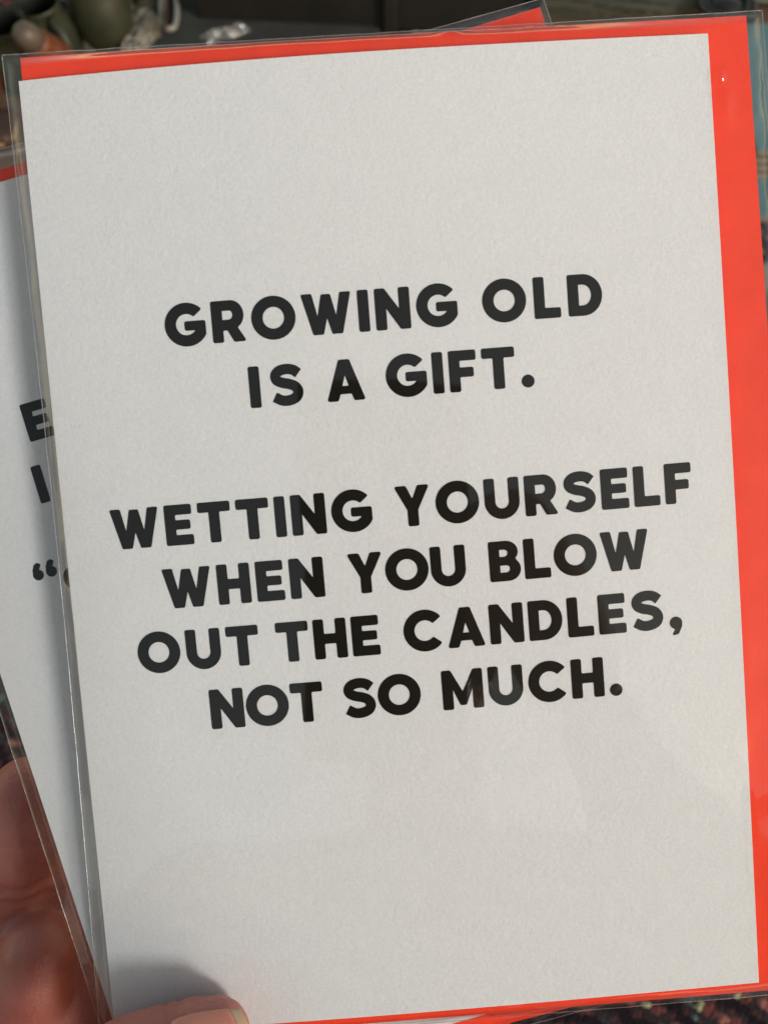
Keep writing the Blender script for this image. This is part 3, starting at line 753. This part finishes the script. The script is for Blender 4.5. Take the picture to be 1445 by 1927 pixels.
# orange stoppered bottle lying on its side
a, b = at(50, 66, 0.080), at(170, 160, 0.0)
bt = thing('bottle', 'small orange brown bottle with rounded cream cap leaning on a green jug', 'bottle', loc=a)
d = (b - a).normalized()
q = d.to_track_quat('Z', 'Y').to_matrix()
lathe('bottle_body', [(0.0001, 0.010), (0.0115, 0.010), (0.0125, 0.013), (0.0115, 0.018), (0.014, 0.024), (0.0150, 0.032), (0.0150, 0.085), (0.013, 0.088), (0.0001, 0.089)], M['orange'], bt, rot=q)
lathe('cap', [(0.0001, -0.012), (0.006, -0.0100), (0.0095, -0.006), (0.0112, 0.001), (0.0112, 0.008), (0.010, 0.0098), (0.0001, 0.0099)], M['cream'], bt, rot=q)

def crumple(name, label, cat, px, py, sx, sy, sz, seed, mat, rz=0, n=34, group=None):
    p = at(px, py); V, F = [], []
    for j in range(n + 1):
        for i in range(n + 1):
            u, v = i / n * 2 - 1, j / n * 2 - 1
            e = max(0, 1 - max(abs(u), abs(v)) ** 4)
            q1 = Vector((u * 1.7, v * 1.7, seed)); rid = 1 - abs(noise.noise(q1 * 1.3)) * 2.2; rid2 = 1 - abs(noise.noise(q1 * 3.1)) * 2
            z = (0.15 + 0.85 * e * (0.45 + 0.55 * rid)) * sz + 0.22 * sz * rid2 * e
            ox = 0.18 * noise.noise(q1 + Vector((5, 0, 0))); oy = 0.18 * noise.noise(q1 + Vector((0, 9, 0)))
            V.append(((u + ox) * sx, (v + oy) * sy, max(0.001, z)))
    for j in range(n):
        for i in range(n):
            a = j * (n + 1) + i; F.append((a, a + 1, a + n + 2, a + n + 1))
    o = mesh_obj(name, V, F, mat, None, False); o.location = (p.x, p.y, 0); o.rotation_euler = (0, 0, rz)
    return tag(o, label, cat, group)
M['grey_bag'] = simple('grey_plastic_bag', (0.060, 0.057, 0.046), rough=0.28, var=0.3, vscale=50, bump=0.3, bscale=200)
M['pale_bag'] = simple('pale_plastic_wrap', (0.16, 0.15, 0.12), rough=0.3, var=0.35, vscale=60, bump=0.3, bscale=200)
crumple('plastic_bag', 'crumpled grey plastic bag between green jug and white loop', 'bag', 218, 62, 0.040, 0.028, 0.030, 3, M['grey_bag'], R(20))
crumple('plastic_wrap', 'scrap of pale crumpled wrapping beside the grey bag', 'wrapping', 262, 92, 0.011, 0.022, 0.016, 8, M['pale_bag'], R(-20))
crumple('cellophane_scrap', 'pale twist of wrapping above the grey bag at the top edge', 'wrapping', 238, 8, 0.012, 0.030, 0.024, 14, M['pale_bag'], R(28))
crumple('trinket_packet', 'small shiny clear packet on the dark grey mat', 'packet', 425, 70, 0.024, 0.009, 0.008, 21, M['crumple'], R(26))

# white loop lying on the mat
p = at(320, 30)
lp = thing('cup_hanger', 'off-white oblong plastic loop standing beside the grey bag', 'loop', loc=(p.x, p.y, 0.006), rz=R(6))
pts = []
for i in range(48):
    an = 2 * math.pi * i / 48; cx_, cy_ = math.cos(an), math.sin(an)
    pts.append((0.0075 * (abs(cx_) ** .6) * (1 if cx_ > 0 else -1), 0.028 * (abs(cy_) ** .75) * (1 if cy_ > 0 else -1), 0.0))
tube('loop', pts, 0.0026, M['white_pl'], lp, closed=True)
tube('strap', [(-0.003, -0.033, 0.001), (-0.0035, -0.01, 0.003), (-0.002, 0.02, 0.001)], 0.0022, M['brown'], lp)

# khaki carton with worn print
p = at(1185, 60); q0, q1 = at(1020, 30), at(1345, 30)
kw = (q1 - q0).length * 1.02
kb = thing('carton', 'flat khaki carton with faded dark print, behind the top right of the front card', 'carton', loc=(p.x, p.y + 0.10, 0), rz=R(-3))
box('carton_body', (0, 0, 0.02), (kw, 0.24, 0.04), M['khaki'], kb, bevel=0.002)
rnd = random.Random(5)
KI = (Matrix.Translation(kb.location) @ Matrix.Rotation(R(-3), 4, 'Z')).inverted()
for r_ in range(3):
    A = KI @ at(1100 - 26 * r_, -14 + 15 * r_, 0.0404); B = KI @ at(1275 - 26 * r_, 14 + 15 * r_, 0.0404)
    d = (B - A); L = d.length; d.normalize(); e = Vector((-d.y, d.x, 0)); x = 0
    while x < L:
        wl = rnd.uniform(0.008, 0.020); hh = rnd.uniform(0.003, 0.0045); k = rnd.uniform(-.001, .001)
        q = [A + d * x, A + d * (x + wl), A + d * (x + wl - .001) + e * hh, A + d * (x + .0015) + e * (hh + k)]
        mesh_obj('print_mark', [(v.x, v.y, 0.0402) for v in q], [(0, 1, 2, 3)], M['print'], kb)
        x += wl + rnd.uniform(0.002, 0.006)

# black beaded wreath
p = at(1370, 8)
wr = thing('bracelet', 'black beaded bracelet lying on the khaki carton', 'bracelet', loc=(p.x, p.y, 0.0405), rz=0)
wr.location = at(1368, 6, 0.046)
pts = [(0.019 * math.cos(a), 0.019 * math.sin(a), 0) for a in [2 * math.pi * i / 40 for i in range(40)]]
tube('cord', pts, 0.0028, M['black_pl'], wr, closed=True)
bmb = bmesh.new(); bmesh.ops.create_icosphere(bmb, subdivisions=2, radius=0.0034)
bead = bm_obj('bead', bmb, M['black_pl'], wr, True); bead.location = (0.024, 0, 0)
for i in range(1, 20):
    c = bead.copy(); COL.objects.link(c); c.parent = wr; an = 2 * math.pi * i / 20; c.location = (0.024 * math.cos(an), 0.024 * math.sin(an), 0)
lathe('medallion', [(0.0001, 0.004), (0.010, 0.003), (0.016, -0.001), (0.017, -0.004)], M['black_pl'], wr)

# stack of pale sheets at the top right corner
p = at(1475, 42)
for k in range(4):
    b_ = box('notebook', (0, 0, 0), (0.085, 0.10, 0.007), M['white_pg'], None, rz=R(-10 + 3 * k), bevel=0.0008)
    b_.location = (p.x + 0.012 + 0.002 * k, p.y + 0.075, 0.004 + 0.0105 * k)
    tag(b_, ['pale notebook at the bottom of the small stack in the top right corner', 'pale notebook second from the bottom of the top right stack',
             'pale notebook third from the bottom of the top right stack', 'pale notebook on top of the small stack in the top right corner'][k], 'notebook', 'pale notebooks stacked at the top right')
    s_ = box('cover', (0, 0, 0.0045), (0.087, 0.102, 0.0022), M['pages_dark'], b_, rz=R(-10 + 3 * k), bevel=0.0004)

# teal booklets: a pile beside the card, kraft edges
def booklet(px, py, z, wx, wy, n, label, cover, rz, edge=0.0042):
    p = at(px, py, z)                                # near left corner of the pile's base
    t = thing('booklet', label, 'booklet', loc=(p.x, p.y, z), rz=rz, group='pale teal booklets at the right edge')
    box('pages', (wx / 2, wy / 2, edge / 2), (wx - 0.002, wy - 0.002, edge), M['pages'], t, bevel=0.0004)
    box('cover', (wx / 2, wy / 2, edge + 0.0012), (wx, wy, 0.0012), cover, t, bevel=0.0003)
    return t
lab = ['lowest of the five teal booklets piled at the right edge', 'second from the bottom in the pile of teal booklets', 'middle booklet of the pile of teal booklets',
       'second from the top in the pile of teal booklets', 'topmost pale teal booklet in the pile at the right edge']
base = at(1400, 352)
for k in range(5):
    t = booklet(1400, 352, 0, 0.12, 0.165, 1, lab[k], M['teal'] if k == 4 else M['pages_dark'], R(1.0 + (k % 2) * 0.8), 0.0045)
    t.location = (base.x + 0.0006 * (k % 3), base.y + 0.0008 * k, 0.001 + 0.0072 * k)
t = booklet(1395, 418, 0, 0.10, 0.075, 1, 'single teal booklet lying just in front of the booklet pile', M['teal'], R(-1), 0.006)
# pewter dish
p = at(1560, 640)
ds = lathe('dish', [(0.0001, 0.004), (0.055, 0.004), (0.062, 0.008), (0.072, 0.022), (0.075, 0.023), (0.074, 0.020), (0.064, 0.004), (0.058, 0.0), (0.0001, 0.0)], M['grey_met'], None, seg=64, loc=(0, 0, 0))
ds.location = (p.x, p.y, 0.0); tag(ds, 'dull pewter dish at the right edge beside the red envelope', 'dish')

# left edge: pot and leather pouch
p = at(-30, 190)
pt = thing('pot', 'small orange pot at the left edge above the brown pouch', 'pot', loc=(p.x, p.y, 0))
lathe('pot_body', [(0.0001, 0), (0.015, 0), (0.020, 0.012), (0.022, 0.026), (0.021, 0.030), (0.019, 0.029), (0.017, 0.012), (0.0001, 0.006)], M['orange'], pt)
lathe('rim', [(0.0205, 0.0290), (0.0232, 0.0305), (0.0225, 0.0335), (0.0195, 0.0335), (0.0188, 0.0305)], M['orange'], pt)
p = at(-55, 262)
pc = thing('pouch', 'dark brown leather pouch with tan piping at the left edge', 'pouch', loc=(p.x, p.y, 0))
box('pouch_body', (0, 0, 0.010), (0.085, 0.040, 0.018), M['brown'], pc, bevel=0.007)
tube('piping', [(-.04, -.018, .011), (0, -.0205, .011), (.036, -.0195, .011), (.0425, -.012, .011), (.0425, .012, .011)], 0.0012, M['tan'], pc)
